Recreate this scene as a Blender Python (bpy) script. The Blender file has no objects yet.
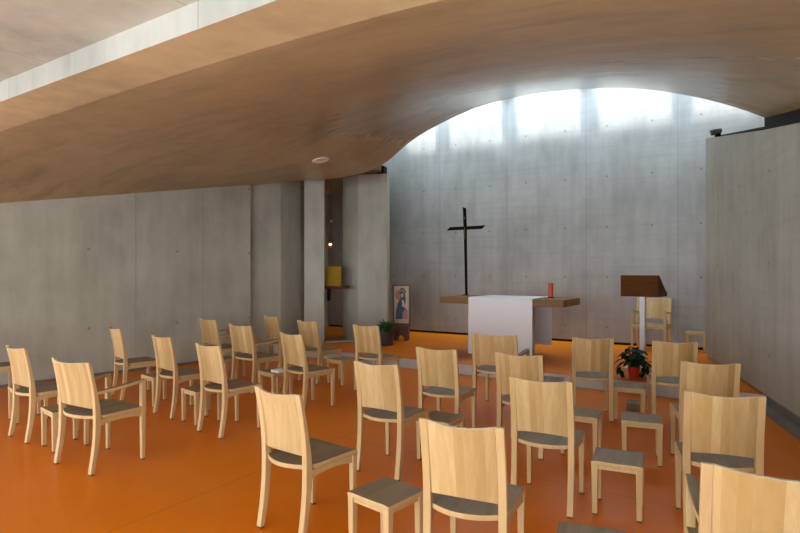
import bpy, bmesh, math, random
from mathutils import Vector, Matrix
random.seed(7)
PI = math.pi
sc = bpy.context.scene
COL = sc.collection
R = math.radians

# ------------------------------------------------------------------ frames
def V(*a): return Vector(a)
O_S = V(1.692, 7.683); E_U = V(.8426, -.5385); E_V = V(-.5385, -.8426)      # step frame (u along the step, v towards the nave)
O_A = V(3.033, 10.888); E_A = V(.8641, -.5033); N_A = V(-.5033, -.8641)     # altar wall frame
O_L = V(-3.851, 8.655); E_L = V(.698, .7161)                                 # side wall towards the niche
O_R = V(4.249, 6.749); E_R = V(.3077, .9515)                                 # side wall towards the window
def uv(u, v): return O_S + E_U * u + E_V * v
def line_at_v(o, e, v):
    d = o - O_S
    t = (v - d.dot(E_V)) / e.dot(E_V)
    return o + e * t
def u_of(p): return (p - O_S).dot(E_U)
def v_of(p): return (p - O_S).dot(E_V)
def ang(e): return math.atan2(e.y, e.x)

def spline(pts, x):
    # monotone-ish cubic through points
    n = len(pts)
    if x <= pts[0][0]: return pts[0][1] + (x - pts[0][0]) * (pts[1][1] - pts[0][1]) / (pts[1][0] - pts[0][0])
    if x >= pts[-1][0]: return pts[-1][1] + (x - pts[-1][0]) * (pts[-1][1] - pts[-2][1]) / (pts[-1][0] - pts[-2][0])
    for i in range(n - 1):
        if pts[i][0] <= x <= pts[i + 1][0]:
            x0, y0 = pts[i]; x1, y1 = pts[i + 1]; h = x1 - x0
            m0 = (y1 - pts[i - 1][1]) / (x1 - pts[i - 1][0]) if i > 0 else (y1 - y0) / h
            m1 = (pts[i + 2][1] - y0) / (pts[i + 2][0] - x0) if i + 2 < n else (y1 - y0) / h
            t = (x - x0) / h
            return (2*t**3 - 3*t*t + 1)*y0 + (t**3 - 2*t*t + t)*h*m0 + (-2*t**3 + 3*t*t)*y1 + (t**3 - t*t)*h*m1

FAR = [(-4.6, 3.175), (-4.05, 3.165), (-3.56, 3.14), (-3.16, 3.135), (-2.75, 3.17), (-2.29, 3.29), (-1.79, 3.585), (-1.14, 3.819), (-.54, 3.944),
       (.09, 3.975), (.66, 3.943), (1.2, 3.876), (1.69, 3.762), (2.15, 3.601), (2.57, 3.408), (2.86, 3.239), (3.1, 3.09)]
VB = 5.0
NEAR = [(-5.95, 2.19), (-5.2, 2.52), (-4.4, 2.76), (-3.4, 2.872), (-2.2, 2.888), (-1.28, 2.902), (.08, 2.902), (.72, 2.892), (1.19, 2.879), (1.45, 2.866), (2.4, 2.78), (3.4, 2.6), (4.4, 2.25)]
#CEIL
def uL(v): return u_of(line_at_v(O_L, E_L, v))
def uR(v): return u_of(line_at_v(O_R, E_R, v))
def ceil_z(u, v):
    s = (u - uL(v)) / (uR(v) - uL(v)); t = v / VB
    uf = uL(0) + s * (uR(0) - uL(0)); un = uL(VB) + s * (uR(VB) - uL(VB))
    zf = spline(FAR, uf); q = max(0, min(1, (zf - 3.2) / .6))
    g = (1 - t) * (1 - q) + (1 - t) ** 1.28 * q if t < 1 else 0
    return zf * g + spline(NEAR, un) * (1 - g)
#ENDCEIL

# ------------------------------------------------------------------ materials
class NT:
    def __init__(s, name):
        s.m = bpy.data.materials.new(name); s.m.use_nodes = True
        s.t = s.m.node_tree; s.b = s.t.nodes['Principled BSDF']
    def n(s, ty, **kw):
        nd = s.t.nodes.new(ty)
        for k, v in kw.items():
            if k.startswith('i_'): 
                key = k[2:]; nd.inputs[int(key) if key.isdigit() else key].default_value = v
            else: setattr(nd, k, v)
        return nd
    def l(s, a, b): s.t.links.new(a, b)
    def math(s, op, a, b=None, c=None):
        nd = s.n('ShaderNodeMath', operation=op)
        for i, x in enumerate((a, b, c)):
            if x is None: continue
            if isinstance(x, (int, float)): nd.inputs[i].default_value = x
            else: s.l(x, nd.inputs[i])
        return nd.outputs[0]
    def mix(s, f, a, b, mode='MIX'):
        nd = s.n('ShaderNodeMix', data_type='RGBA', blend_type=mode)
        for i, x in ((0, f), (6, a), (7, b)):
            if isinstance(x, (int, float)): nd.inputs[i].default_value = x
            elif isinstance(x, tuple): nd.inputs[i].default_value = (*x, 1)
            else: s.l(x, nd.inputs[i])
        return nd.outputs[2]
    def coords(s, scale=(1, 1, 1), loc=None):
        tc = s.n('ShaderNodeTexCoord'); mp = s.n('ShaderNodeMapping')
        mp.inputs['Scale'].default_value = scale
        if loc: mp.inputs['Location'].default_value = loc
        s.l(tc.outputs['Object'], mp.inputs['Vector']); return mp.outputs['Vector']
    def noise(s, vec, scale, detail=4, rough=.55):
        nd = s.n('ShaderNodeTexNoise'); nd.inputs['Scale'].default_value = scale
        nd.inputs['Detail'].default_value = detail; nd.inputs['Roughness'].default_value = rough
        s.l(vec, nd.inputs['Vector']); return nd.outputs['Fac']
    def ramp(s, f, lo, hi):
        nd = s.n('ShaderNodeMapRange'); nd.inputs['From Min'].default_value = lo; nd.inputs['From Max'].default_value = hi
        s.l(f, nd.inputs['Value']); return nd.outputs['Result']
    def bump(s, h, strength=.2, dist=.01):
        b = s.n('ShaderNodeBump'); b.inputs['Strength'].default_value = strength; b.inputs['Distance'].default_value = dist
        s.l(h, b.inputs['Height']); s.l(b.outputs['Normal'], s.b.inputs['Normal'])

def plain(name, col, rough=.5, metal=0, emit=None, spec=.5):
    M = NT(name); M.b.inputs['Base Color'].default_value = (*col, 1); M.b.inputs['Roughness'].default_value = rough
    M.b.inputs['Metallic'].default_value = metal; M.b.inputs['Specular IOR Level'].default_value = spec
    v = M.coords(); f = M.noise(v, 40, 3)
    M.l(M.mix(M.math('MULTIPLY', f, .35), col, tuple(c * .7 for c in col)), M.b.inputs['Base Color'])
    if emit:
        M.b.inputs['Emission Color'].default_value = (*emit[0], 1); M.b.inputs['Emission Strength'].default_value = emit[1]
    return M.m

def concrete(name, base, joints=(), hole=None, gloss=None, rough=.6, boards=False, dark=.52, stain=1.0, bump=.12):
    """local x runs along the wall, local z up"""
    M = NT(name)
    v = M.coords()
    tc = M.n('ShaderNodeTexCoord'); sep = M.n('ShaderNodeSeparateXYZ'); M.l(tc.outputs['Object'], sep.inputs[0])
    X, Z = sep.outputs['X'], sep.outputs['Z']
    big = M.ramp(M.noise(v, .9, 5, .6), .35, .68)
    med = M.ramp(M.noise(M.coords((3.5, 3.5, .7)), 1.3, 6, .62), .3, .75)
    fine = M.noise(v, 26, 4, .7)
    c = M.mix(M.math('MULTIPLY', big, .85 * stain), base, tuple(b * dark * k for b, k in zip(base, (1, .98, .94))))
    c = M.mix(M.math('MULTIPLY', med, .5 * stain), c, tuple(min(1, b * 1.4) for b in base))
    c = M.mix(M.math('MULTIPLY', fine, .25), c, tuple(b * .72 for b in base))
    if boards:
        w = M.noise(M.coords((.6, .6, 14)), 1.0, 3, .6)
        c = M.mix(M.math('MULTIPLY', M.ramp(w, .5, .68), .22), c, tuple(b * .62 for b in base))
        w2 = M.noise(M.coords((9, 9, .25)), 1.0, 3, .6)
        c = M.mix(M.math('MULTIPLY', M.ramp(w2, .52, .72), .25), c, tuple(b * .66 for b in base))
    for j in joints:
        d = M.math('ABSOLUTE', M.math('SUBTRACT', X, j))
        k = M.math('LESS_THAN', d, .007)
        c = M.mix(M.math('MULTIPLY', k, .4), c, tuple(b * .35 for b in base))
    if hole:
        x0, px, z0, pz, r = hole
        dx = M.math('SUBTRACT', M.math('PINGPONG', M.math('SUBTRACT', X, x0), px / 2), 0)
        dz = M.math('SUBTRACT', M.math('PINGPONG', M.math('SUBTRACT', Z, z0), pz / 2), 0)
        d = M.math('SQRT', M.math('ADD', M.math('MULTIPLY', dx, dx), M.math('MULTIPLY', dz, dz)))
        k = M.math('LESS_THAN', d, r)
        c = M.mix(M.math('MULTIPLY', k, .62), c, tuple(b * .3 for b in base))
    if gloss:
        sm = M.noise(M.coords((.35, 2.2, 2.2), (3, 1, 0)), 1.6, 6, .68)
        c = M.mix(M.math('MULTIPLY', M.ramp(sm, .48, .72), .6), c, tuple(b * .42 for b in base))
    M.l(c, M.b.inputs['Base Color'])
    M.b.inputs['Roughness'].default_value = rough
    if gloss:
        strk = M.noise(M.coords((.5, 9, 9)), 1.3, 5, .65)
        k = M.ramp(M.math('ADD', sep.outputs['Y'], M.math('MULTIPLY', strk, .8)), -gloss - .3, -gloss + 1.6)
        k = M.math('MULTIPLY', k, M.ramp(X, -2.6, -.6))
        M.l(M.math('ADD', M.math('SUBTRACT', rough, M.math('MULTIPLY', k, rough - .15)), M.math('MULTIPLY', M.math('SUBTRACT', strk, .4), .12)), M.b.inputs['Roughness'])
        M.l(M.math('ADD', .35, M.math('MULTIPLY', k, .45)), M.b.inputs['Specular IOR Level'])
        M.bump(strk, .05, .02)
    else:
        M.bump(fine, bump, .004)
    return M.m

def wood(name, a, b, stave=.045, axis='x', grain=(30, 30, 1.6), rough=.42, gdark=.78, spec=.4):
    M = NT(name)
    tc = M.n('ShaderNodeTexCoord'); oi = M.n('ShaderNodeObjectInfo')
    sep = M.n('ShaderNodeSeparateXYZ'); M.l(tc.outputs['Object'], sep.inputs[0])
    q = sep.outputs['X' if axis == 'x' else 'Y']
    cell = M.math('FLOOR', M.math('DIVIDE', M.math('ADD', q, 2.0), stave))
    wn = M.n('ShaderNodeTexWhiteNoise', noise_dimensions='2D')
    cv = M.n('ShaderNodeCombineXYZ'); M.l(cell, cv.inputs[0]); M.l(M.math('MULTIPLY', oi.outputs['Random'], 37.0), cv.inputs[1])
    M.l(cv.outputs[0], wn.inputs['Vector'])
    mp = M.n('ShaderNodeMapping'); mp.inputs['Scale'].default_value = grain
    off = M.n('ShaderNodeCombineXYZ'); M.l(M.math('ADD', M.math('MULTIPLY', oi.outputs['Random'], 50.0), M.math('MULTIPLY', wn.outputs['Value'], 9.0)), off.inputs[2])
    M.l(tc.outputs['Object'], mp.inputs['Vector']); M.l(off.outputs[0], mp.inputs['Location'])
    g = M.ramp(M.noise(mp.outputs['Vector'], 1.0, 5, .65), .35, .7)
    c = M.mix(wn.outputs['Value'], a, b)
    c = M.mix(M.math('MULTIPLY', g, .5), c, tuple(k * gdark for k in a))
    M.l(c, M.b.inputs['Base Color']); M.b.inputs['Roughness'].default_value = rough
    M.b.inputs['Specular IOR Level'].default_value = spec
    M.bump(g, .06, .002)
    return M.m

def floor_mat():
    M = NT('orange_resin')
    tc = M.n('ShaderNodeTexCoord'); sep = M.n('ShaderNodeSeparateXYZ'); M.l(tc.outputs['Object'], sep.inputs[0])
    v = M.coords()
    n = M.noise(v, .8, 5, .6); n2 = M.noise(v, 9, 4, .6)
    c = M.mix(M.ramp(n, .3, .7), FLOOR_A, FLOOR_B)
    c = M.mix(M.math('MULTIPLY', n2, .18), c, tuple(k * .6 for k in FLOOR_A))
    for q, off in ((sep.outputs['X'], -.48), (sep.outputs['X'], 3.1), (sep.outputs['Y'], -3.4)):
        k = M.math('LESS_THAN', M.math('ABSOLUTE', M.math('SUBTRACT', q, off)), .006)
        c = M.mix(M.math('MULTIPLY', k, .35), c, tuple(x * .3 for x in FLOOR_A))
    M.l(c, M.b.inputs['Base Color'])
    M.l(M.math('ADD', M.math('MULTIPLY', n, .16), .27), M.b.inputs['Roughness'])
    M.b.inputs['Specular IOR Level'].default_value = .16
    return M.m

FLOOR_A = (.72, .19, .002); FLOOR_B = (.65, .165, .0015)
CON = (.335, .325, .30)
M_FLOOR = floor_mat()
M_WALL_L = concrete('concrete_side', (.43, .44, .38), joints=(-.294, .785), hole=(.35, 1.3, .7, 1.15, .02), boards=False)
M_WALL_A = concrete('concrete_altar', (.36, .36, .345), joints=(-4.06, -2.49, -.95, .63, 2.21, 3.78), hole=(-.55, .78, 1.42, .95, .02), boards=True)
M_WALL_R = concrete('concrete_window_side', (.385, .39, .345), joints=(), hole=(.3, 1.15, .62, 1.0, .022), boards=True)
M_PIER = concrete('concrete_pier', (.41, .42, .365), stain=1.0)
M_CEIL = concrete('concrete_vault_bounce', (.45, .36, .20), rough=.34, stain=1.0, dark=.62, gloss=3.0)  # grey concrete with the floor's orange bounce light tinted into its colour
M_SOFFIT = concrete('concrete_soffit_lit', (.60, .49, .28), rough=.5)  # same concrete as the beam, lightened and warmed to paint in bounce light
M_FLAT = concrete('concrete_slab', (.48, .475, .405), joints=(-3.2, -1.6, 0), rough=.6)
M_BEAM = concrete('concrete_beam', (.45, .46, .425), joints=(-2.2, .1), rough=.6)
M_PLINTH = concrete('concrete_plinth', (.17, .165, .155))
M_RISER = concrete('concrete_riser', (.52, .53, .53))
M_BLACK = plain('black_steel', (.008, .008, .008), .7, spec=.1)
M_WOOD = wood('pale_oak', (.47, .30, .115), (.65, .475, .24))
M_EDGE = wood('pale_oak_edge', (.56, .38, .18), (.62, .44, .225))
M_TOP = wood('panel_edge_highlight', (.70, .62, .50), (.78, .70, .58))  # whitish skylight highlight painted onto the back panel's edges
M_SEAT = wood('brown_seat_wood', (.20, .142, .078), (.285, .208, .125), stave=.06, axis='x', grain=(34, 3, 34), rough=.45, gdark=.42, spec=.25)
M_PAD = plain('dark_glide', (.03, .025, .02), .6)
M_ALTAR = wood('altar_oak', (.19, .095, .028), (.27, .15, .05), stave=.11, axis='y', grain=(1.5, 26, 26), rough=.6)
M_LECT = wood('dark_walnut', (.055, .018, .003), (.13, .047, .009), stave=.09, axis='y', grain=(2, 24, 24), rough=.6, spec=.08)
M_CLOTH = plain('white_linen', (.84, .88, .95), .85, spec=.2)
M_WHITE = plain('white_lacquer', (.62, .64, .68), .4)
M_CANDLE = plain('red_wax', (.62, .07, .008), .4)
M_DISH = plain('dark_dish', (.03, .025, .02), .5)
M_WICK = plain('wick', (.03, .03, .03), .8)
M_CROSS = plain('black_wood', (.006, .005, .005), .75, spec=.08)
M_BRASS = plain('brass', (.16, .10, .04), .5, .5)
M_GOLD = plain('yellow_gilding', (.36, .205, .006), .55, 0, spec=.15)
M_SHELF = plain('dark_red_wood', (.10, .030, .012), .6, spec=.1)
M_FRAME = plain('brown_wood', (.13, .055, .035), .5)
M_POTV = plain('dark_violet_pot', (.055, .045, .06), .45)
M_POTR = plain('red_pot', (.50, .035, .012), .6, spec=.2)
M_SOIL = plain('soil', (.03, .02, .012), .9)
M_LEAF = plain('leaf_green', (.045, .13, .028), .55, spec=.25)
M_LEAFD = plain('leaf_dark', (.009, .030, .012), .6, spec=.12)
M_LITE = plain('light_trim', (.85, .80, .74), .5)
M_BULB = plain('lamp_flame', (.9, .6, .3), .4, emit=((1, .62, .3), 14))
M_GLASS = plain('lamp_glass', (.6, .25, .12), .2)
M_ICON = [plain('icon_cream', (.52, .46, .36), .6), plain('icon_blue', (.035, .055, .10), .6), plain('icon_skin', (.50, .30, .18), .6),
          plain('icon_halo', (.36, .20, .10), .6), plain('icon_pink', (.42, .20, .20), .6), plain('icon_dark', (.06, .035, .03), .6)]
M_PAPER = plain('white_paper', (.85, .85, .83), .7)
M_TERR = plain('bounce_paving', (.24, .235, .21), .8)
M_WINF = plain('window_metal', (.10, .10, .10), .4)

# ------------------------------------------------------------------ mesh helpers
def obj(name, bm, mats, parent=None, loc=None, rotz=None, smooth=False, bevel=0, seg=2):
    bmesh.ops.recalc_face_normals(bm, faces=bm.faces)
    me = bpy.data.meshes.new(name); bm.to_mesh(me); bm.free()
    for m in (mats if isinstance(mats, (list, tuple)) else [mats]): me.materials.append(m)
    o = bpy.data.objects.new(name, me); COL.objects.link(o)
    if parent: o.parent = parent
    if loc is not None: o.location = loc
    if rotz is not None: o.rotation_euler = (0, 0, rotz)
    if smooth:
        for p in me.polygons: p.use_smooth = True
        try: me.set_sharp_from_angle(angle=R(38))
        except Exception: pass
    if bevel:
        md = o.modifiers.new('soft_edge', 'BEVEL'); md.width = bevel; md.segments = seg; md.limit_method = 'ANGLE'; md.angle_limit = R(40)
    return o
def empty(name, label, cat, loc=(0, 0, 0), rotz=0, group=None):
    o = bpy.data.objects.new(name, None); COL.objects.link(o); o.empty_display_size = .1
    o.location = loc; o.rotation_euler = (0, 0, rotz); o['label'] = label; o['category'] = cat
    if group: o['group'] = group
    return o
def tag(o, label, cat, group=None):
    o['label'] = label; o['category'] = cat
    if group: o['group'] = group
    return o
def struct(o, label=None):
    o['kind'] = 'structure'
    if label: o['label'] = label
    return o
def dup(root, loc, rotz, label, group):
    r = root.copy(); COL.objects.link(r); r.location = loc; r.rotation_euler = (0, 0, rotz)
    r['label'] = label
    if group: r['group'] = group
    for ch in list(root.children):
        c = ch.copy(); COL.objects.link(c); c.parent = r
        for g in list(ch.children):
            d = g.copy(); COL.objects.link(d); d.parent = c
    return r
def box(bm, x0, x1, y0, y1, z0, z1, mi=0):
    vs = [bm.verts.new((x, y, z)) for z in (z0, z1) for x, y in ((x0, y0), (x1, y0), (x1, y1), (x0, y1))]
    fs = [(0, 3, 2, 1), (4, 5, 6, 7), (0, 1, 5, 4), (1, 2, 6, 5), (2, 3, 7, 6), (3, 0, 4, 7)]
    for f in fs: bm.faces.new([vs[i] for i in f]).material_index = mi
    return bm
def prism(bm, pts, z0, z1, mi=0):
    """pts: plan polygon; z1 number or list per point"""
    n = len(pts); zt = z1 if isinstance(z1, (list, tuple)) else [z1] * n
    a = [bm.verts.new((p[0], p[1], z0)) for p in pts]; b = [bm.verts.new((p[0], p[1], z)) for p, z in zip(pts, zt)]
    bm.faces.new(a[::-1]).material_index = mi; bm.faces.new(b).material_index = mi
    for i in range(n): bm.faces.new((a[i], a[(i + 1) % n], b[(i + 1) % n], b[i])).material_index = mi
    return bm
def prism_xz(bm, pts, y0, y1, mi=0):
    n = len(pts)
    a = [bm.verts.new((p[0], y0, p[1])) for p in pts]; b = [bm.verts.new((p[0], y1, p[1])) for p in pts]
    bm.faces.new(a).material_index = mi; bm.faces.new(b[::-1]).material_index = mi
    for i in range(n): bm.faces.new((a[(i + 1) % n], a[i], b[i], b[(i + 1) % n])).material_index = mi
    return bm
def loft(bm, rings, cap=True, mi=0, closed=False):
    rs = [[bm.verts.new(p) for p in r] for r in rings]; n = len(rs[0])
    for i in range(len(rs) - 1 if not closed else len(rs)):
        A = rs[i]; B = rs[(i + 1) % len(rs)]
        for k in range(n): bm.faces.new((A[k], A[(k + 1) % n], B[(k + 1) % n], B[k])).material_index = mi
    if cap and not closed:
        bm.faces.new(rs[0][::-1]).material_index = mi; bm.faces.new(rs[-1]).material_index = mi
    return bm
def lathe(bm, prof, cx=0, cy=0, n=24, mi=0):
    return loft(bm, [[(cx + r * math.cos(2*PI*k/n), cy + r * math.sin(2*PI*k/n), z) for k in range(n)] for r, z in prof], True, mi)
def tube(bm, pts, r, n=8, mi=0):
    pts = [Vector(p) for p in pts]; rings = []
    for i, p in enumerate(pts):
        d = (pts[min(i + 1, len(pts) - 1)] - pts[max(i - 1, 0)]).normalized()
        a = d.orthogonal().normalized(); b = d.cross(a)
        rr = r[i] if isinstance(r, (list, tuple)) else r
        rings.append([tuple(p + a * rr * math.cos(2*PI*k/n) + b * rr * math.sin(2*PI*k/n)) for k in range(n)])
    return loft(bm, rings, True, mi)
def solid_grid(bm, top, bot, mi_top=0, mi_side=0, mi_bot=None):
    """two equal grids of points -> closed solid"""
    if mi_bot is None: mi_bot = mi_side
    T = [[bm.verts.new(p) for p in r] for r in top]; B = [[bm.verts.new(p) for p in r] for r in bot]
    m, n = len(T), len(T[0])
    for i in range(m - 1):
        for j in range(n - 1):
            bm.faces.new((T[i][j], T[i][j+1], T[i+1][j+1], T[i+1][j])).material_index = mi_top
            bm.faces.new((B[i][j], B[i+1][j], B[i+1][j+1], B[i][j+1])).material_index = mi_bot
    for j in range(n - 1):
        bm.faces.new((T[0][j], B[0][j], B[0][j+1], T[0][j+1])).material_index = mi_side
        bm.faces.new((T[-1][j], T[-1][j+1], B[-1][j+1], B[-1][j])).material_index = mi_side
    for i in range(m - 1):
        bm.faces.new((T[i][0], T[i+1][0], B[i+1][0], B[i][0])).material_index = mi_side
        bm.faces.new((T[i][-1], B[i][-1], B[i+1][-1], T[i+1][-1])).material_index = mi_side
    return bm
NB = bmesh.new

# ------------------------------------------------------------------ setting
ZP = .155
# nave floor (local frame = step frame)
bm = NB(); box(bm, -12, 9, -9.0, 14, -.2, 0)
fl = struct(obj('floor', bm, M_FLOOR, loc=(*O_S, 0), rotz=ang(E_U)), 'glossy orange resin floor of the nave')
# raised altar platform
bm = NB(); box(bm, -8, 5.0, 0, 7.2, .001, ZP - .006, 0); box(bm, -8, 5.0, -.006, 7.2, ZP - .006, ZP, 1)
struct(obj('floor_platform', bm, [M_RISER, M_FLOOR], loc=(*O_S, 0), rotz=ang(E_U)), 'raised orange altar platform with a grey concrete riser')

# side wall on the niche side: from under the beam to the piers
pL0 = line_at_v(O_L, E_L, 5.42); pL1 = O_L + E_L * 1.67
t0 = (pL0 - O_L).dot(E_L)
bm = NB()
def topL(t):
    p = O_L + E_L * t; v = v_of(p)
    return ceil_z(uL(v), v) + .06 if v < 5 else ceil_z(uL(5.0), 5.0) + .8
xs = [t0, t0 + .30] + [t0 + .45 + k * (1.67 - t0 - .45) / 8 for k in range(9)]
prism_xz(bm, [(t0, .04)] + [(1.67, .04)] + [(x, topL(x)) for x in reversed(xs)], 0, .3)
struct(obj('wall_left', bm, M_WALL_L, loc=(*O_L, 0), rotz=ang(E_L)), 'grey board-marked concrete side wall')
bm = NB(); box(bm, t0, 1.67, .02, .28, 0, .04)
struct(obj('baseboard_left', bm, M_PLINTH, loc=(*O_L, 0), rotz=ang(E_L)))

# side wall on the right: runs from the altar platform towards the viewer
tR1 = (V(4.94, 8.89) - O_R).dot(E_R)
tR5 = (line_at_v(O_R, E_R, 5.0) - O_R).dot(E_R); tR0 = (line_at_v(O_R, E_R, 0) - O_R).dot(E_R)
tRb = -11.6
ptsR = [(tRb, .175), (tR1 - .16, .175), (tR1 - .06, .19), (tR1 - .015, .235), (tR1, .34), (tR1, 3.675), (tR0, 3.115)]
for k in range(1, 9):
    t = tR0 + (tR5 - tR0) * k / 8; p = O_R + E_R * t; v = v_of(p)
    ptsR.append((t, min(3.115 - .185 * v, ceil_z(u_of(p), v) + .05)))
ptsR += [(tR5 - .45, 2.2), (tR5 - .46, 3.12), (tRb, 3.12)]
bm = NB(); prism_xz(bm, ptsR, -.3, 0)
struct(obj('wall_right', bm, M_WALL_R, loc=(*O_R, 0), rotz=ang(E_R)), 'grey concrete side wall hovering over a dark plinth')
bm = NB(); box(bm, tRb, tR0 + .1, -.28, .06, 0, .06); box(bm, tRb, tR1 - .2, -.26, -.04, .06, .175)
struct(obj('baseboard_right', bm, M_PLINTH, loc=(*O_R, 0), rotz=ang(E_R)))
# black joint strip above that wall
bm = NB()
a0 = (tR0 + 1.35, 3.36); 
prism_xz(bm, [(tR5, 2.1), (tR0 - .05, 3.05), (tR0 + 2.0, 3.05 + .34), (tR0 + 2.0, 3.53), (tR0 + .02, 3.16), (tR0 + .02, 3.30), (tR0 - .45, 3.22), (tR5, 2.45)], -.2, -.03)
struct(obj('trim_1', bm, M_BLACK, loc=(*O_R, 0), rotz=ang(E_R)), 'black joint strip along the top of the concrete side wall')

# altar wall
bm = NB(); box(bm, -6.2, 4.9, -.3, 0, .20, 6.2)
wa = struct(obj('wall_altar', bm, M_WALL_A, loc=(*O_A, 0), rotz=ang(E_A)), 'tall grey concrete altar wall washed by the skylight')
wa.rotation_euler.z = ang(E_A)
for vtx in wa.data.vertices: vtx.co.y += .3          # front face on the line, body behind it
bm = NB(); box(bm, -6.2, 4.9, .03, .25, ZP, .20)
struct(obj('baseboard_altar', bm, M_BLACK, loc=(*O_A, 0), rotz=ang(E_A)))

# vault
NU, NV = 64, 28
top, bot = [], []
for i in range(NV + 1):
    v = VB * i / NV; rt, rb = [], []
    a, b = uL(v) - .25, uR(v) + .25
    for j in range(NU + 1):
        u = a + (b - a) * j / NU; z = ceil_z(u, v); p = uv(u, v)
        rb.append((*p, z)); rt.append((*p, z + .25))
    top.append(rt); bot.append(rb)
def to_local(g, o, e):
    n = V(-e.y, e.x)
    return [[((V(p[0], p[1]) - o).dot(e), (V(p[0], p[1]) - o).dot(n), p[2]) for p in r] for r in g]
bm = NB(); solid_grid(bm, to_local(top, O_S, E_U), to_local(bot, O_S, E_U))
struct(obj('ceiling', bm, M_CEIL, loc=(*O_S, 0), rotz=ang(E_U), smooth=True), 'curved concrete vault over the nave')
# downstand beam: level soffit then a pale vertical face
VF = 5.40
top, bot = [], []
for v, dz in ((VB, 0), (VF, 0)):
    rt, rb = [], []
    for j in range(NU + 1):
        a, b = uL(VB) - .25, uR(VB) + .25; u = a + (b - a) * j / NU
        z = ceil_z(u, VB) if v == VB else (2.893 if u > -3.4 else max(2.3, 2.893 - .085 * (u + 3.4) ** 2)); p = uv(u, v); rb.append((*p, z)); rt.append((*p, 3.3))
    top.append(rt); bot.append(rb)
bm = NB(); solid_grid(bm, to_local(top, O_S, E_U), to_local(bot, O_S, E_U), 0, 0, 1)
for f in bm.faces: pass
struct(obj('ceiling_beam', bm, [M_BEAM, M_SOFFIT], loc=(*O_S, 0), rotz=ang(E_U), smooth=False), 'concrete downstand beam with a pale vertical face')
# flat slab over the entrance side
bm = NB()
box(bm, -11.5, 6.5, -15.5, -VF, 3.051, 3.3)
struct(obj('ceiling_slab', bm, M_FLAT, loc=(*O_S, 0), rotz=ang(E_U)), 'flat pale concrete slab over the entrance side')

# piers
def pier(n, pts, z0, z1, lab):
    c = V(sum(p[0] for p in pts) / len(pts), sum(p[1] for p in pts) / len(pts))
    e = (V(*pts[1]) - V(*pts[0])).normalized(); nn = V(-e.y, e.x)
    q = [((V(*p) - c).dot(e), (V(*p) - c).dot(nn)) for p in pts]
    bm = NB(); prism(bm, q, z0, z1)
    return struct(obj(n, bm, M_PIER, loc=(*c, 0), rotz=ang(e), bevel=.012), lab)
pier('wall_pier', [(-2.73, 10.02), (-2.25, 10.36), (-1.95, 10.79), (-2.4, 11.1), (-3.0, 10.5)], .001, 3.44, 'wide concrete pier next to the side wall')
pier('wall_pier_slim', [(-1.82, 10.45), (-1.435, 10.45), (-1.49, 10.95), (-1.88, 10.95)], ZP, 3.46, 'slim concrete pier between two wider ones')
pier('wall_pier_altar', [(-1.17, 11.2), (-.82, 10.75), (-.25, 10.64), (-.205, 11.05), (-.6, 11.5)], ZP, 3.42, 'wide concrete pier beside the altar wall')
bm = NB(); box(bm, -.065, .065, -.10, .10, 3.42, 3.58)
struct(obj('trim_2', bm, M_BLACK, loc=(-.35, 10.80, 0), rotz=-.3))
# niche: side wall, ceiling, threshold
bm = NB(); prism(bm, [(-1.74, 13.75), (-2.75, 12.6), (-3.1, 10.4), (-3.3, 10.4), (-3.0, 12.7), (-1.95, 13.9)], 0, 3.5)
struct(obj('wall_niche', bm, M_PIER), 'concrete wall of the side niche')
bm = NB()
cp = [uv(-4.75, -.02), uv(-2.42, -.02), V(-.33, 9.1), V(-.40, 13.0), V(-2.0, 14.1), V(-3.4, 12.0)]
prism(bm, [tuple(p) for p in cp], 3.45, 3.7)
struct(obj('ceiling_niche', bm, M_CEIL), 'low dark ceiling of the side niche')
bm = NB(); prism(bm, [(-1.43, 10.50), (-.84, 10.80), (-.88, 10.98), (-1.46, 10.70)], ZP, ZP + .022)
struct(obj('trim_3', bm, M_RISER), 'thin concrete threshold of the side niche')

# light shaft above the platform
bm = NB()
top, bot = [], []
for dz in (0, 1):
    rt, rb = [], []
    for j in range(49):
        u = -4.7 + (3.9 + 4.7) * j / 48; uu = min(u, 3.25)
        z = 5.9 if dz else spline(FAR, uu) + .06
        rt.append((u, 0.02, z)); rb.append((u, -.20, z))
    top.append(rt); bot.append(rb)
# vertical fascia on top of the vault edge
bm = NB(); solid_grid(bm, top, bot)
struct(obj('wall_fascia', bm, M_WALL_R, loc=(*O_S, 0), rotz=ang(E_U)), 'concrete fascia of the light shaft above the vault edge')
SK = .97
bm = NB(); box(bm, -6, 5.2, -4.6, -SK, 5.75, 6.0)
struct(obj('ceiling_shaft', bm, M_PIER, loc=(*O_A, 0), rotz=ang(E_A)))
SKX = (-5.63, -4.06, -2.49, -.95, .63, 2.21, 3.78)
for k, x in enumerate(SKX):
    bm = NB(); box(bm, x - .15, x + .15, -SK, 0, 5.25, 6.0)
    struct(obj('trim_%d' % (4 + k), bm, M_PIER, loc=(*O_A, 0), rotz=ang(E_A)), 'concrete rib across the skylight')
bm = NB(); prism(bm, [(-.36, 8.95), (-.36, 13.0), (-.6, 13.0), (-.6, 8.95)], 3.7, 6.0)
struct(obj('wall_shaft_side', bm, M_PIER))
bm = NB(); prism(bm, [(5.0, 5.5), (6.7, 9.0), (6.95, 8.9), (5.25, 5.4)], 0, 6.0)
struct(obj('wall_sacristy', bm, M_PIER))

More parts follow.
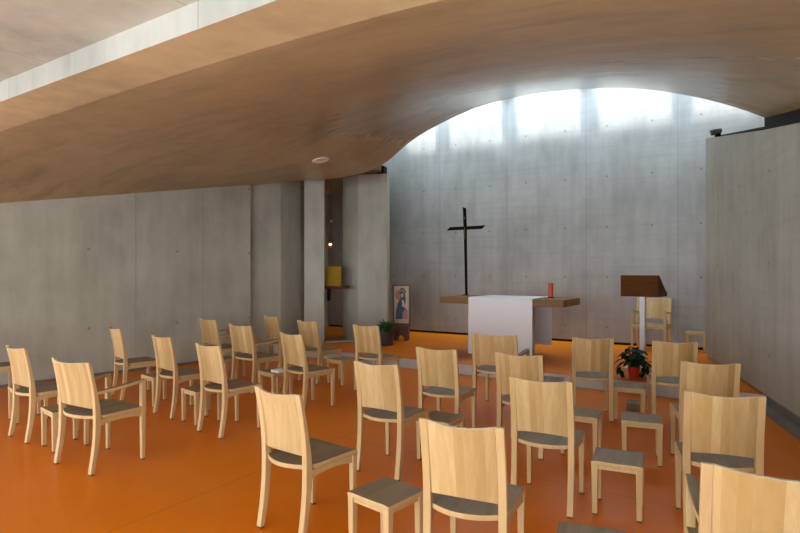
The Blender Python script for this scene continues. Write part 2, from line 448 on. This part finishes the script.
# entrance-side walls with windows (behind and beside the viewer)
def window_wall(num, p0, p1, h, sill, head, n, body):
    e = (p1 - p0); L = e.length; e = e / L
    bm = NB(); box(bm, 0, L, 0, .25, 0, sill); box(bm, 0, L, 0, .25, head, h)
    box(bm, 0, .5, 0, .25, sill, head); box(bm, L - .5, L, 0, .25, sill, head)
    struct(obj('wall_' + body, bm, M_FLAT, loc=(*p0, 0), rotz=ang(e)))
    w = L - 1.0
    bm = NB(); box(bm, .5, L - .5, .08, .14, sill, sill + .06); box(bm, .5, L - .5, .08, .14, head - .06, head)
    for k in range(n + 1):
        x = .53 + (w - .06) * k / n; box(bm, x - .03, x + .03, .08, .14, sill + .06, head - .06)
    struct(obj('window_%d' % num, bm, M_WINF, loc=(*p0, 0), rotz=ang(e)))
    c = p0 + e * (L / 2) + V(-e.y, e.x) * .35
    return c, e, w, (sill + head) / 2, head - sill
def area(name, loc, direction, sx, sy, power, col, spread=PI):
    ld = bpy.data.lights.new(name, 'AREA'); ld.shape = 'RECTANGLE'; ld.size = sx; ld.size_y = sy; ld.energy = power; ld.color = col; ld.spread = spread
    o = bpy.data.objects.new(name, ld); COL.objects.link(o); o.location = loc
    o.rotation_euler = Vector(direction).to_track_quat('-Z', 'Y').to_euler()
    return o
bm = NB(); box(bm, -15, -6.7, -14, 9, -.25, -.03); box(bm, -6.7, 4, -14, -4.3, -.25, -.03)
struct(obj('ground', bm, M_TERR), 'unseen paved terrace added outside the windows to bounce daylight')  # out of view, added to throw neutral light up onto the slab
sd = bpy.data.lights.new('sun', 'SUN'); sd.energy = 7.5; sd.angle = R(4); sd.color = (1, .975, .94)
so = bpy.data.objects.new('sun', sd); COL.objects.link(so); so.location = (-10, 10, 20)
so.rotation_euler = Vector((.295, .407, -.93)).to_track_quat('-Z', 'Y').to_euler()
W1 = window_wall(1, V(-6.35, -4.0), V(-6.35, 6.2), 3.1, .06, 2.75, 7, 'entrance')
W2 = window_wall(2, V(.95, -4.0), V(-6.35, -4.0), 3.1, .06, 2.75, 5, 'back')
LPS = 72
for nm, Wn, dr in (('window_light_side', W1, (1, 0, 0)), ('window_light_back', W2, (0, 1, 0))):
    c, e, w, zc, hh = Wn
    q = c - V(-e.y, e.x) * .25
    po = area(nm, (q.x, q.y, zc), dr, w, hh, 1, (1, 1, 1)); po.data.cycles.is_portal = True
for k in range(1, len(SKX) - 1):
    x = (SKX[k] + SKX[k + 1]) / 2; p = O_A + E_A * x + N_A * (SK / 2)
    area('skylight', (p.x, p.y, 6.15), (-N_A.x * .75, -N_A.y * .75, -1), 1.1, SK - .05, LPS, (.62, .83, 1.0), R(96))

# ------------------------------------------------------------------ chairs
HT = .85
def yb(z):      # curve of the rear legs and back
    return spline([(-.1, -.058), (0, -.042), (.22, -.006), (.44, .004), (.66, -.022), (.85, -.062), (.95, -.088)], z)
def leg_sweep(x, hw, stations):
    """stations: z, centre y, half width x, half depth y"""
    return [[(x - a, y - b, z), (x + a, y - b, z), (x + a, y + b, z), (x - a, y + b, z)] for z, y, a, b in stations]
def make_chair(name, label, cat, half, arms):
    t = empty(name, label, cat)
    xl = half - .0195
    # back panel, bowed to the rear
    bow = .046 * (half / .201)
    xi = half - .039
    top, bot = [], []
    for i in range(11):
        f = i / 10; rt, rb = [], []
        for j in range(17):
            x = -xi + 2 * xi * j / 16; q = 1 - (x / xi) ** 2
            zb = .488 + .020 * q; z = zb + (HT - .010 * q - zb) * f
            y = yb(z) - bow * q
            th = .0122
            rt.append((x, y - th, z)); rb.append((x, y + th, z))
        top.append(rt); bot.append(rb)
    obj('back_panel', solid_grid(NB(), top, bot, 0, 1, 0), [M_WOOD, M_TOP], t, smooth=True, bevel=.003)
    for sx in (-1, 1):
        st = []
        for k in range(13):
            z = .008 + (HT - .008) * k / 12
            d = spline([(0, .015), (.3, .021), (.44, .022), (.6, .015), (.85, .0115)], z)
            st.append((z, yb(z), .0195, d))
        lg = obj('leg', loft(NB(), leg_sweep(sx * xl, 0, st)), M_EDGE, t, smooth=True, bevel=.003)
        obj('foot_glide', box(NB(), sx*xl-.017, sx*xl+.017, yb(0)-.013, yb(0)+.013, 0, .008), M_PAD, lg)
        yf = .381; zt = .405 if not arms else .645
        st = [(.008, yf, .0145, .0145), (.2, yf, .0165, .0165), (.38, yf, .019, .019), (zt, yf, .019, .019)]
        lg = obj('leg', loft(NB(), leg_sweep(sx * (half - .019), 0, st)), M_EDGE, t, smooth=True, bevel=.004)
        obj('foot_glide', box(NB(), sx*(half-.019)-.013, sx*(half-.019)+.013, yf-.013, yf+.013, 0, .008), M_PAD, lg)
        # side rail under the seat
        xr = half - .019
        ring = []
        for k in range(7):
            f = k / 6; y = .022 + (yf - .02 - .022) * f; h = .03 + .02 * (2 * f - 1) ** 2
            ring.append([(sx*xr - .012, y, .408 - h), (sx*xr + .012, y, .408 - h), (sx*xr + .012, y, .408), (sx*xr - .012, y, .408)])
        obj('seat_rail', loft(NB(), ring), M_EDGE, t)
        if arms:
            ring = []
            for k in range(11):
                f = k / 10; y = -.012 + (yf + .02 + .012) * f; z = .625 + .035 * f ** 1.5; 
                if k == 10: z -= .008
                w_ = .017 + .008 * math.sin(PI * min(1, f * 1.0)); xc = sx * (half - .019)
                ring.append([(xc - w_, y, z - .026), (xc + w_, y, z - .026), (xc + w_, y, z), (xc - w_, y, z)])
            bmA = loft(NB(), ring)
            bmesh.ops.recalc_face_normals(bmA, faces=bmA.faces)
            for fc in bmA.faces: fc.material_index = 1 if fc.normal.z > .7 else 0
            obj('armrest', bmA, [M_EDGE, M_SEAT], t, bevel=.004)
    # seat: bowed rear edge, slightly dished, pale rim
    top, bot = [], []
    for i in range(15):
        f = i / 14; rt, rb = [], []
        for j in range(17):
            g = 2 * j / 16 - 1
            hw = (half - .041) if f < .09 else (half - .041) + .04 * min(1, (f - .09) / .06)
            x = g * hw
            yr = -.052 * (1 - g * g) * (half / .201) - .002
            y = yr + (.405 - yr) * f
            dish = -.008 * (1 - g * g) * math.sin(PI * min(1, f * 1.15)) - .010 * max(0, (f - .86) / .14) ** 2
            z = .437 + dish
            rt.append((x, y, z)); rb.append((x, y, z - .027))
        top.append(rt); bot.append(rb)
    obj('seat', solid_grid(NB(), top, bot, 0, 1, 1), [M_SEAT, M_EDGE], t, smooth=True, bevel=.004)
    # front rail
    obj('seat_rail', box(NB(), -(half-.04), half-.04, .372, .392, .372, .409), M_EDGE, t)
    return t

CH = [ # name, x, y, heading, arms, label
 ('A', -2.51, 4.295, -31.3, 1, 'pale wooden armchair standing clear on the orange floor, foremost chair by the side wall'),
 ('B', -3.45, 5.04, -35.5, 0, 'narrow pale chair nearest the left edge, just left of the foremost armchair'),
 ('C', -3.39, 6.67, -47.4, 0, 'pale wooden chair standing closest to the long grey side wall, no stool beside it'),
 ('D', -2.48, 5.85, -40.2, 0, 'pale wooden chair in the second row from the side wall, stool on its left'),
 ('E', -1.76, 5.19, -39.0, 0, 'pale wooden chair directly behind and left of the front chair with nothing beside it'),
 ('F', -2.71, 7.90, -45.3, 1, 'wooden armchair with dark armrests standing in front of the end of the side wall'),
 ('H', -2.00, 7.05, -42.7, 1, 'wooden armchair just right of the one at the end of the side wall'),
 ('I', -1.91, 8.36, -47.8, 0, 'small far wooden chair in front of the wide concrete pier'),
 ('G', -1.16, 6.10, -43.5, 0, 'wooden chair right of the stool that carries the white book'),
 ('K', -1.24, 7.61, -39.7, 0, 'far wooden chair in front of the slim concrete pier'),
 ('L', -.40, 7.00, -33.2, 0, 'wooden chair in front of the violet flower pot and the pier beside the altar wall'),
 ('J', -.67, 3.22, -38.4, 0, 'large pale chair at the middle front, alone on the open orange floor'),
 ('M', -.15, 4.17, -32.4, 0, 'pale chair at the centre, beyond the near stool with the square brown top'),
 ('P', .35, 4.95, -29.8, 0, 'wooden chair below the left half of the altar, left of the central armchair'),
 ('Q', 1.05, 6.05, -30.4, 1, 'wooden armchair directly in front of the white altar cloth'),
 ('R', 1.01, 4.61, -28.2, 0, 'wooden chair right in front of the altar-cloth armchair, half hidden by a closer chair'),
 ('S', .92, 3.55, -27.6, 0, 'tall-looking wooden chair left of the two near empty stools'),
 ('N', .30, 2.55, -24.3, 0, 'large near chair at the lower edge, right of the near square stool'),
 ('T', 1.99, 5.69, -14.0, 0, 'wooden chair left of the stool in front of the red-potted plant'),
 ('U', 2.70, 5.42, -18, 0, 'wooden chair right of the red-potted plant, in front of the lectern'),
 ('V', 2.35, 4.19, -16.6, 0, 'wooden chair near the right wall, third from the lower right corner'),
 ('W', 1.84, 3.14, -20.2, 0, 'pale chair second from the lower right corner, right of the two stools'),
 ('X', 1.351, 1.942, -21.0, 1, 'large pale armchair cut off at the lower right corner of the view'),
 ('Y', -4.86, 6.27, -43.0, 0, 'chair at the left edge of the view, only its brown seat front showing'),
 ('Z', 4.48, 9.72, 143.0, 1, 'wooden armchair on the platform facing the room behind the lectern post'),
]
GC = 'wooden chairs set out facing the altar'; GA = 'wooden armchairs'
protos = {}
for key, x, y, h, arms, lab in CH:
    nm = 'armchair' if arms else 'dining_chair'; nm = 'armchair' if arms else 'wooden_chair'
    z = ZP if key == 'Z' else 0
    if arms not in protos:
        o = make_chair(nm, lab, 'armchair' if arms else 'chair', .263 if arms else .201, arms)
        o['group'] = GA if arms else GC
        o.location = (x, y, z); o.rotation_euler = (0, 0, R(h)); protos[arms] = o
    else:
        o = dup(protos[arms], (x, y, z), R(h), lab, GA if arms else GC)
        if key == 'Z': o.scale = (1.08, 1, 1.06)

# ------------------------------------------------------------------ stools
def make_stool(label):
    t = empty('stool', label, 'stool')
    a, b = .152, .148
    top, bot = [], []
    for i in range(9):
        f = -1 + 2 * i / 8; rt, rb = [], []
        for j in range(9):
            g = -1 + 2 * j / 8
            dz = -.004 * (1 - g * g) - .006 * max(0, (abs(g) - .75) / .25) ** 2
            rt.append((g * a, f * b, .347 + dz)); rb.append((g * a, f * b, .347 + dz - .026))
        top.append(rt); bot.append(rb)
    obj('seat', solid_grid(NB(), top, bot, 0, 1, 1), [M_SEAT, M_EDGE], t, smooth=True, bevel=.005)
    for sx in (-1, 1):
        for sy in (-1, 1):
            st = []
            for z, hw in ((.008, .016), (.2, .0185), (.30, .0205), (.322, .0215)):
                st.append([(sx*(a-.0225) - hw, sy*(b-.0225) - hw, z), (sx*(a-.0225) + hw, sy*(b-.0225) - hw, z), (sx*(a-.0225) + hw, sy*(b-.0225) + hw, z), (sx*(a-.0225) - hw, sy*(b-.0225) + hw, z)])
            lg = obj('leg', loft(NB(), st), M_EDGE, t, smooth=True, bevel=.004)
            obj('foot_glide', box(NB(), sx*(a-.0225)-.014, sx*(a-.0225)+.014, sy*(b-.0225)-.014, sy*(b-.0225)+.014, 0, .008), M_PAD, lg)
    for sy in (-1, 1): obj('seat_rail', box(NB(), -.112, .112, sy*(b-.02)-.009, sy*(b-.02)+.009, .292, .322), M_EDGE, t)
    for sx in (-1, 1): obj('seat_rail', box(NB(), sx*(a-.02)-.009, sx*(a-.02)+.009, -.108, .108, .292, .322), M_EDGE, t)
    return t
ST = [
 ('Z2', 1.405, 3.539, -25.4, 'empty brown-topped stool in the clear gap right of the tall-looking chair, nearer of two'),
 ('Z1', 1.971, 4.489, -21.9, 'empty stool just below the plant stool, further of the two in the gap'),
 ('Z3', 1.54, 4.662, -28.2, 'stool half hidden by the right edge of the tall-looking chair'),
 ('PL', 2.395, 5.75, -21.2, 'stool directly in front of the red-potted plant'),
 ('NS', -.076, 2.996, -41.1, 'near stool with square brown top at the lower edge, between two large chairs'),
 ('SA', -2.948, 4.843, -40.4, 'stool tucked at the left of the foremost armchair'),
 ('SB', -3.855, 5.702, -43.3, 'stool nearest the left edge, beside the narrow left-edge chair'),
 ('SE', -2.033, 5.634, -41.5, 'stool on the left of the chair behind the middle front chair'),
 ('SD', -2.784, 6.366, -40.5, 'stool just right of the foremost armchair\'s armrest, further back'),
 ('SG', -1.49, 6.60, -42, 'stool carrying the white book'),
 ('SH', -2.43, 7.56, -42, 'stool between the two armchairs near the end of the side wall'),
 ('SL', -.79, 7.52, -40, 'stool below the slim pier, left of the chair before the violet pot'),
 ('PS', .335, 4.515, -32.4, 'stool mostly hidden behind the large near chair, beside the chair at the centre'),
 ('TS', 1.65, 6.09, -23, 'stool right of the altar-cloth armchair, only its top edge showing'),
 ('BS', .85, 2.442, -20.2, 'stool at the bottom edge whose brown top is cut off by the view'),
 ('RS', 5.07, 9.42, -30, 'stool on the platform against the altar wall, beside the end of the side wall'),
]
GS = 'low wooden stools between the chairs'
ps = None
for k, x, y, h, lab in ST:
    z = ZP if k == 'RS' else 0
    if ps is None:
        ps = make_stool(lab); ps['group'] = GS; ps.location = (x, y, z); ps.rotation_euler = (0, 0, R(h))
    else: dup(ps, (x, y, z), R(h), lab, GS)

# white book on its stool
bk = empty('book', 'white book lying on a low stool behind the middle front chair', 'book', (-1.40, 6.52, .3445), R(-42))
obj('pages', box(NB(), -.068, .070, -.098, .098, .004, .024), M_PAPER, bk)
obj('cover', box(box(box(NB(), -.074, .074, -.103, .103, 0, .004), -.074, .074, -.103, .103, .024, .028), -.076, -.070, -.103, .103, 0, .028), M_PAPER, bk)

# small block under the plant stool
bm = NB(); box(bm, -.065, .065, -.11, .11, .0, .085)
tag(obj('wooden_block', bm, [M_SEAT], loc=(2.585, 6.11, 0), rotz=R(-21), bevel=.006), 'small low wooden block on the floor behind the stool below the plant', 'block')

# ------------------------------------------------------------------ altar
AF = V(.68, 9.35); AU = V(.829, -.559); AB = V(.559, .829); AL, AD, AZ = 2.11, .86, 1.10
al = empty('altar', 'altar table with a thick brown oak slab on the orange platform', 'altar', (*AF, ZP), ang(AU))
h = AZ - ZP
obj('tabletop', box(NB(), 0, AL, 0, AD, h - .108, h), M_ALTAR, al, bevel=.006)
obj('pedestal', box(NB(), .62, 1.42, .2, .7, 0, h - .108), M_RISER, al, bevel=.01)
# cloth: hangs over front and rear long edges
CX0, CX1 = .545, 1.635
def cloth():
    path = [(-.014, .03)] + [(-.014 - .004 * math.sin(k * 1.3), .03 + (h - .06) * k / 10) for k in range(1, 11)] + [(-.010, h - .012), (0.0, h + .003), (.02, h + .0055)]
    path += [(AD * k / 8, h + .0055) for k in range(1, 8)] + [(AD - .02, h + .0055), (AD, h + .003), (AD + .010, h - .012)] + [(AD + .014, h - .06 - (h - .20) * k / 8) for k in range(0, 9)]
    n = 24; T, B = [], []
    for i, (y, z) in enumerate(path):
        rt, rb = [], []
        hang = 1 if (y < 0 or y > AD) else 0
        drop = min(1, max(0, (h - z) / .8)) * hang
        for j in range(n + 1):
            x = CX0 + (CX1 - CX0) * j / n
            wv = .010 * drop * math.sin(j * .9 + .5) * (1 if y < .4 else -1)
            sgn = -1 if y < 0 else 1
            off = .003
            if hang: rt.append((x, y + sgn * (abs(wv)) + sgn * off * .0 + sgn * .003, z)); rb.append((x, y + sgn * abs(wv), z))
            else: rt.append((x, y, z + .003)); rb.append((x, y, z))
        T.append(rt); B.append(rb)
    return solid_grid(NB(), T, B)
cl = obj('altar_cloth', cloth(), M_CLOTH, loc=(*AF, ZP), rotz=ang(AU), smooth=True)
tag(cl, 'long white linen cloth draped over the brown altar table', 'cloth')
def on_altar(a, b): p = AF + AU * a + AB * b; return (p.x, p.y, AZ + .0005)
# cross
p = on_altar(.135, .69)
cr = empty('cross', 'slim black cross standing on the altar table', 'cross', p, R(-28))
def taper(pts): return loft(NB(), pts)
up = [[(-w + dx, -.016, z), (w + dx, -.016, z), (w + dx, .016, z), (-w + dx, .016, z)] for z, w, dx in ((.012, .019, .012), (.5, .021, .004), (1.0, .024, -.006), (1.2, .027, -.011), (1.58, .027, -.024))]
up[-1][1] = (up[-1][1][0], -.016, 1.555); up[-1][2] = (up[-1][2][0], .016, 1.555)
obj('upright', taper(up), M_CROSS, cr, bevel=.002)
obj('crossbar', prism_xz(NB(), [(-.36, 1.172), (.295, 1.178), (.36, 1.236), (-.30, 1.228)], -.022, .022), M_CROSS, cr, bevel=.002)
obj('base', box(NB(), -.05, .05, -.04, .04, 0, .012), M_CROSS, cr)
bm = NB()
tube(bm, [(-.012, -.03, 1.22), (-.010, -.03, 1.12), (-.006, -.026, 1.0)], [.010, .009, .006])
tube(bm, [(-.014, -.03, 1.40), (-.014, -.03, 1.36)], [.012, .010])
obj('ornament', bm, M_BRASS, cr, smooth=True)
# candle
p = on_altar(1.71, .62)
ca = empty('candle', 'thick red candle on a small dark dish near the end of the altar', 'candle', p)
obj('dish', lathe(NB(), [(.05, 0), (.058, .006), (.06, .012), (.05, .012)]), M_DISH, ca, smooth=True)
obj('wax', lathe(NB(), [(.039, .012), (.040, .02), (.040, .23), (.036, .238), (.028, .232)]), M_CANDLE, ca, smooth=True)
obj('wick', lathe(NB(), [(.002, .228), (.002, .250)], n=6), M_WICK, ca)

# ------------------------------------------------------------------ lectern
lc = empty('lectern', 'dark wooden lectern desk on a slim pale post on the platform', 'lectern', (3.42, 7.79, ZP), R(-42))
H0 = 1.475 - ZP
obj('base_plate', box(NB(), -.21, .21, -.16, .16, 0, .012), M_WHITE, lc, bevel=.003)
obj('post', box(NB(), -.015, .055, -.03, .03, .012, H0 - .30), M_WHITE, lc, bevel=.003)
# desk: upright board to the nave, wedge side, sloping top
bm = NB()
prof = [(-.10, H0), (-.10, H0 - .30), (.30, H0 - .30), (.30, H0 - .26), (-.05, H0)]
a = [bm.verts.new((-.255, y, z)) for y, z in prof]; b = [bm.verts.new((.255, y, z)) for y, z in prof]
bm.faces.new(a); bm.faces.new(b[::-1])
for i in range(len(prof)): bm.faces.new((a[(i+1) % 5], a[i], b[i], b[(i+1) % 5]))
obj('desk', bm, M_LECT, lc, bevel=.004)
obj('book_ledge', box(NB(), -.245, .245, .30, .325, H0 - .30, H0 - .235), M_LECT, lc, bevel=.003)

# ------------------------------------------------------------------ plants
def leaf(bm, base, d, up, L, W, droop, mi=0, n=5):
    d = Vector(d).normalized(); s = d.cross(Vector((0, 0, 1)))
    s = s.normalized() if s.length > .01 else Vector((1, 0, 0))
    nrm = s.cross(d)
    Lft, Rgt = [], []
    for k in range(n + 1):
        f = k / n; w = W * math.sin(PI * min(.999, f * .96 + .03)) ** .8
        c = Vector(base) + d * (L * f) + Vector((0, 0, up * L * f - droop * L * f * f))
        Lft.append(bm.verts.new(c + s * w + nrm * w * .25)); Rgt.append((bm.verts.new(c), bm.verts.new(c - s * w + nrm * w * .25)))
    for k in range(n):
        for q in ((Lft[k], Rgt[k][0], Rgt[k+1][0], Lft[k+1]), (Rgt[k][0], Rgt[k][1], Rgt[k+1][1], Rgt[k+1][0])):
            bm.faces.new(q).material_index = mi
def pot(t, r0, r1, hh, m):
    obj('pot', lathe(NB(), [(r0, 0), (r1 * .97, hh * .85), (r1, hh * .86), (r1, hh), (r1 * .9, hh), (r1 * .86, hh * .88)]), m, t, smooth=True)
    obj('soil', lathe(NB(), [(r1 * .86, hh * .86), (r1 * .86, hh * .885)]), M_SOIL, t)
# violet pot with a bushy green plant
t = empty('potted_plant', 'bushy green plant in a dark violet pot beside the picture stand', 'plant', (-.265, 10.27, ZP))
pot(t, .135, .155, .25, M_POTV)
bm = NB()
for k in range(150):
    a = random.uniform(0, 2*PI); r = random.uniform(0, .12); e = random.uniform(.1, 1.4)
    leaf(bm, (r*math.cos(a), r*math.sin(a), .225 + random.uniform(0, .09)), (math.cos(a)*math.cos(e), math.sin(a)*math.cos(e), math.sin(e)), .1, random.uniform(.15, .26), random.uniform(.014, .024), random.uniform(.1, .6))
obj('foliage', bm, M_LEAF, t)
# red pot with dark drooping leaves at the edge of the platform
t = empty('potted_plant', 'dark leafy plant in a red pot standing on the platform edge', 'plant', (3.02, 7.10, ZP))
pot(t, .055, .075, .15, M_POTR)
bm = NB()
for k in range(64):
    a = random.uniform(0, 2*PI); e = random.uniform(.05, 1.45)
    q = random.uniform(.05, .15)
    base = Vector((0, 0, .185)) + Vector((math.cos(a)*math.cos(e), math.sin(a)*math.cos(e), max(.1, math.sin(e)) * 1.5)) * q
    leaf(bm, base, (math.cos(a), math.sin(a), random.uniform(-.3, .3)), 0, random.uniform(.10, .14), random.uniform(.036, .05), random.uniform(.2, .7))
for a, q in ((2.7, .16), (-.1, .15), (.3, .16)):
    base = Vector((math.cos(a) * q, math.sin(a) * q, .10))
    for j in range(4):
        leaf(bm, base + Vector((0, 0, .07 - .04 * j)), (math.cos(a + j), math.sin(a + j), -.8), 0, .09, .032, .5)
obj('foliage', bm, M_LEAFD, t)
bm = NB()
for k in range(22):
    a = random.uniform(0, 2*PI); e = random.uniform(.0, 1.4); q = random.uniform(.1, .2)
    tube(bm, [(0, 0, .13), (.5*q*math.cos(a), .5*q*math.sin(a), .2 + .1*math.sin(e)), (q*math.cos(a)*math.cos(e), q*math.sin(a)*math.cos(e), .15 + max(-.1, math.sin(e)) * q * 1.4)], .003, 5)
obj('stems', bm, M_LEAFD, t)

# ------------------------------------------------------------------ picture on its stand
t = empty('picture_stand', 'framed picture of a blue-robed figure on a brown wooden stand by the altar wall', 'picture', (.03, 10.95, ZP), R(-14))
t.scale = (.92, 1, 1)
bm = NB(); prism_xz(bm, [(-.16, 0), (-.09, 0), (-.07, .07), (0, .11), (.07, .07), (.09, 0), (.16, 0), (.16, .30), (-.16, .30)], -.09, .09)
obj('stand', bm, M_FRAME, t, bevel=.004)
bm = NB()
box(bm, -.195, -.165, -.02, .02, .30, 1.11); box(bm, .165, .195, -.02, .02, .30, 1.11)
box(bm, -.165, .165, -.02, .02, .30, .335); box(bm, -.165, .165, -.02, .02, 1.075, 1.11)
obj('frame', bm, M_FRAME, t, bevel=.003)
bm = NB(); box(bm, -.165, .165, -.006, .012, .335, 1.075, 0)
def flat(pts, d, mi):
    bm.faces.new([bm.verts.new((x, -.006 - d, z)) for x, z in pts]).material_index = mi
def disc(cx, cz, r, d, mi, n=20, sx=1): flat([(cx + sx*r*math.cos(2*PI*k/n), cz + r*math.sin(2*PI*k/n)) for k in range(n)], d, mi)
disc(-.02, .90, .115, .0008, 3)
flat([(-.13, .42), (.13, .42), (.125, .60), (.06, .66), (.10, .80), (.08, .93), (0, .99), (-.05, .95), (-.02, .84), (-.08, .74), (-.12, .58)], .0014, 1)
flat([(.02, .42), (.14, .42), (.14, .58), (.07, .62), (.03, .55)], .0018, 4)
disc(.015, .895, .042, .002, 2, sx=.8); disc(.045, .70, .035, .002, 2)
flat([(-.05, 1.0), (0, 1.045), (.07, 1.03), (.11, .95), (.08, .95), (.05, 1.0), (0, 1.01)], .002, 5)
flat([(.01, .80), (.05, .80), (.07, .68), (.03, .66)], .0021, 0)
obj('picture', bm, M_ICON, t)

# ------------------------------------------------------------------ niche furniture
t = empty('wall_shelf', 'dark red wooden shelf on a black bracket fixed to the slim pier', 'shelf', (-1.45, 10.74, 1.19))
obj('board', box(NB(), -.02, .44, -.14, .14, 0, .05), M_SHELF, t, bevel=.004)
obj('bracket', prism_xz(NB(), [(.03, 0), (.10, 0), (.08, -.24), (.03, -.24)], -.03, .03), M_BLACK, t)
t = empty('tabernacle', 'yellow gilded tabernacle box on the dark red shelf in the niche', 'tabernacle', (-1.295, 10.76, 1.2405))
obj('body', box(NB(), -.15, .15, -.11, .11, 0, .385), M_GOLD, t, bevel=.006)
obj('door', box(NB(), -.11, .11, -.118, -.11, .03, .355), M_GOLD, t, bevel=.004)
t = empty('pendant_lamp', 'tiny lit sanctuary lamp hanging on thin wires in the niche', 'lamp', (-1.372, 10.95, 3.45))
obj('cord', tube(NB(), [(0, 0, 0), (.005, 0, -.90)], .0035, 6), M_FRAME, t)
bm = NB(); bmesh.ops.create_icosphere(bm, subdivisions=2, radius=.026, matrix=Matrix.Translation((.005, 0, -.92)))
obj('counterweight', bm, M_WHITE, t, smooth=True)
bm = NB()
for a in (0, 2.1, 4.2): tube(bm, [(.005, 0, -.945), (-.015 + .05*math.cos(a), .05*math.sin(a), -1.40)], .003, 5)
obj('wires', bm, M_FRAME, t)
obj('cup', lathe(NB(), [(.02, -1.47), (.045, -1.45), (.052, -1.40), (.046, -1.40), (.03, -1.445)], cx=-.015), M_GLASS, t, smooth=True)
bm = NB(); bmesh.ops.create_icosphere(bm, subdivisions=2, radius=.026, matrix=Matrix.Translation((-.015, -.01, -1.395)))
obj('flame', bm, M_BULB, t, smooth=True)

# ------------------------------------------------------------------ fittings on the concrete
def ceil_point(u, v):
    p = uv(u, v); z = ceil_z(u, v); d = .02
    gu = (ceil_z(u + d, v) - ceil_z(u - d, v)) / (2*d); gv = (ceil_z(u, v + d) - ceil_z(u, v - d)) / (2*d)
    n = Vector((gu * E_U.x + gv * E_V.x, gu * E_U.y + gv * E_V.y, -1)).normalized()
    return Vector((p.x, p.y, z)), n
LU, LV = -2.54, 1.3
#LIGHTPOS
P, N = ceil_point(LU, LV)
t = empty('ceiling_light', 'small round recessed light in the brown curved vault', 'light', P); t.rotation_euler = N.to_track_quat('Z', 'Y').to_euler()
obj('rim', lathe(NB(), [(.12, -.01), (.12, .008), (.112, .012), (.104, .006), (.104, -.01)], n=32), M_LITE, t, smooth=True)
obj('lens', lathe(NB(), [(.104, -.008), (.104, .004)], n=32), M_PAPER, t)
p = O_R + E_R * (tR0 + 2.25) ; 
t = empty('spotlight', 'tiny dark spotlight on top of the side wall near the altar', 'light', (p.x + .05, p.y, 3.56))
obj('bracket', box(NB(), -.03, .03, -.03, .03, -.0, .05), M_BLACK, t)
obj('head', tube(NB(), [(-.09, .03, .07), (-.03, .01, .085), (.05, 0, .10)], [.045, .05, .035], 12), M_WINF, t, smooth=True)

# ------------------------------------------------------------------ world, camera, view
w = bpy.data.worlds.new('sky'); sc.world = w; w.use_nodes = True
bg = w.node_tree.nodes['Background']; bg.inputs['Color'].default_value = (.93, .97, 1, 1); bg.inputs['Strength'].default_value = 9.0
cam = bpy.data.cameras.new('camera'); cam.sensor_width = 36; cam.lens = 36 * 549.75 / 800; cam.shift_y = .0052; cam.clip_start = .05
co = bpy.data.objects.new('camera', cam); COL.objects.link(co); co.location = (0, 0, 1.54); co.rotation_euler = (PI / 2, 0, 0)
sc.camera = co
sc.view_settings.view_transform = 'Standard'; sc.view_settings.look = 'None'; sc.view_settings.gamma = 1
sc.view_settings.exposure = 0.0
sc.cycles.max_bounces = 10; sc.cycles.diffuse_bounces = 6; sc.cycles.caustics_reflective = False; sc.cycles.caustics_refractive = False
sc.cycles.use_denoising = True
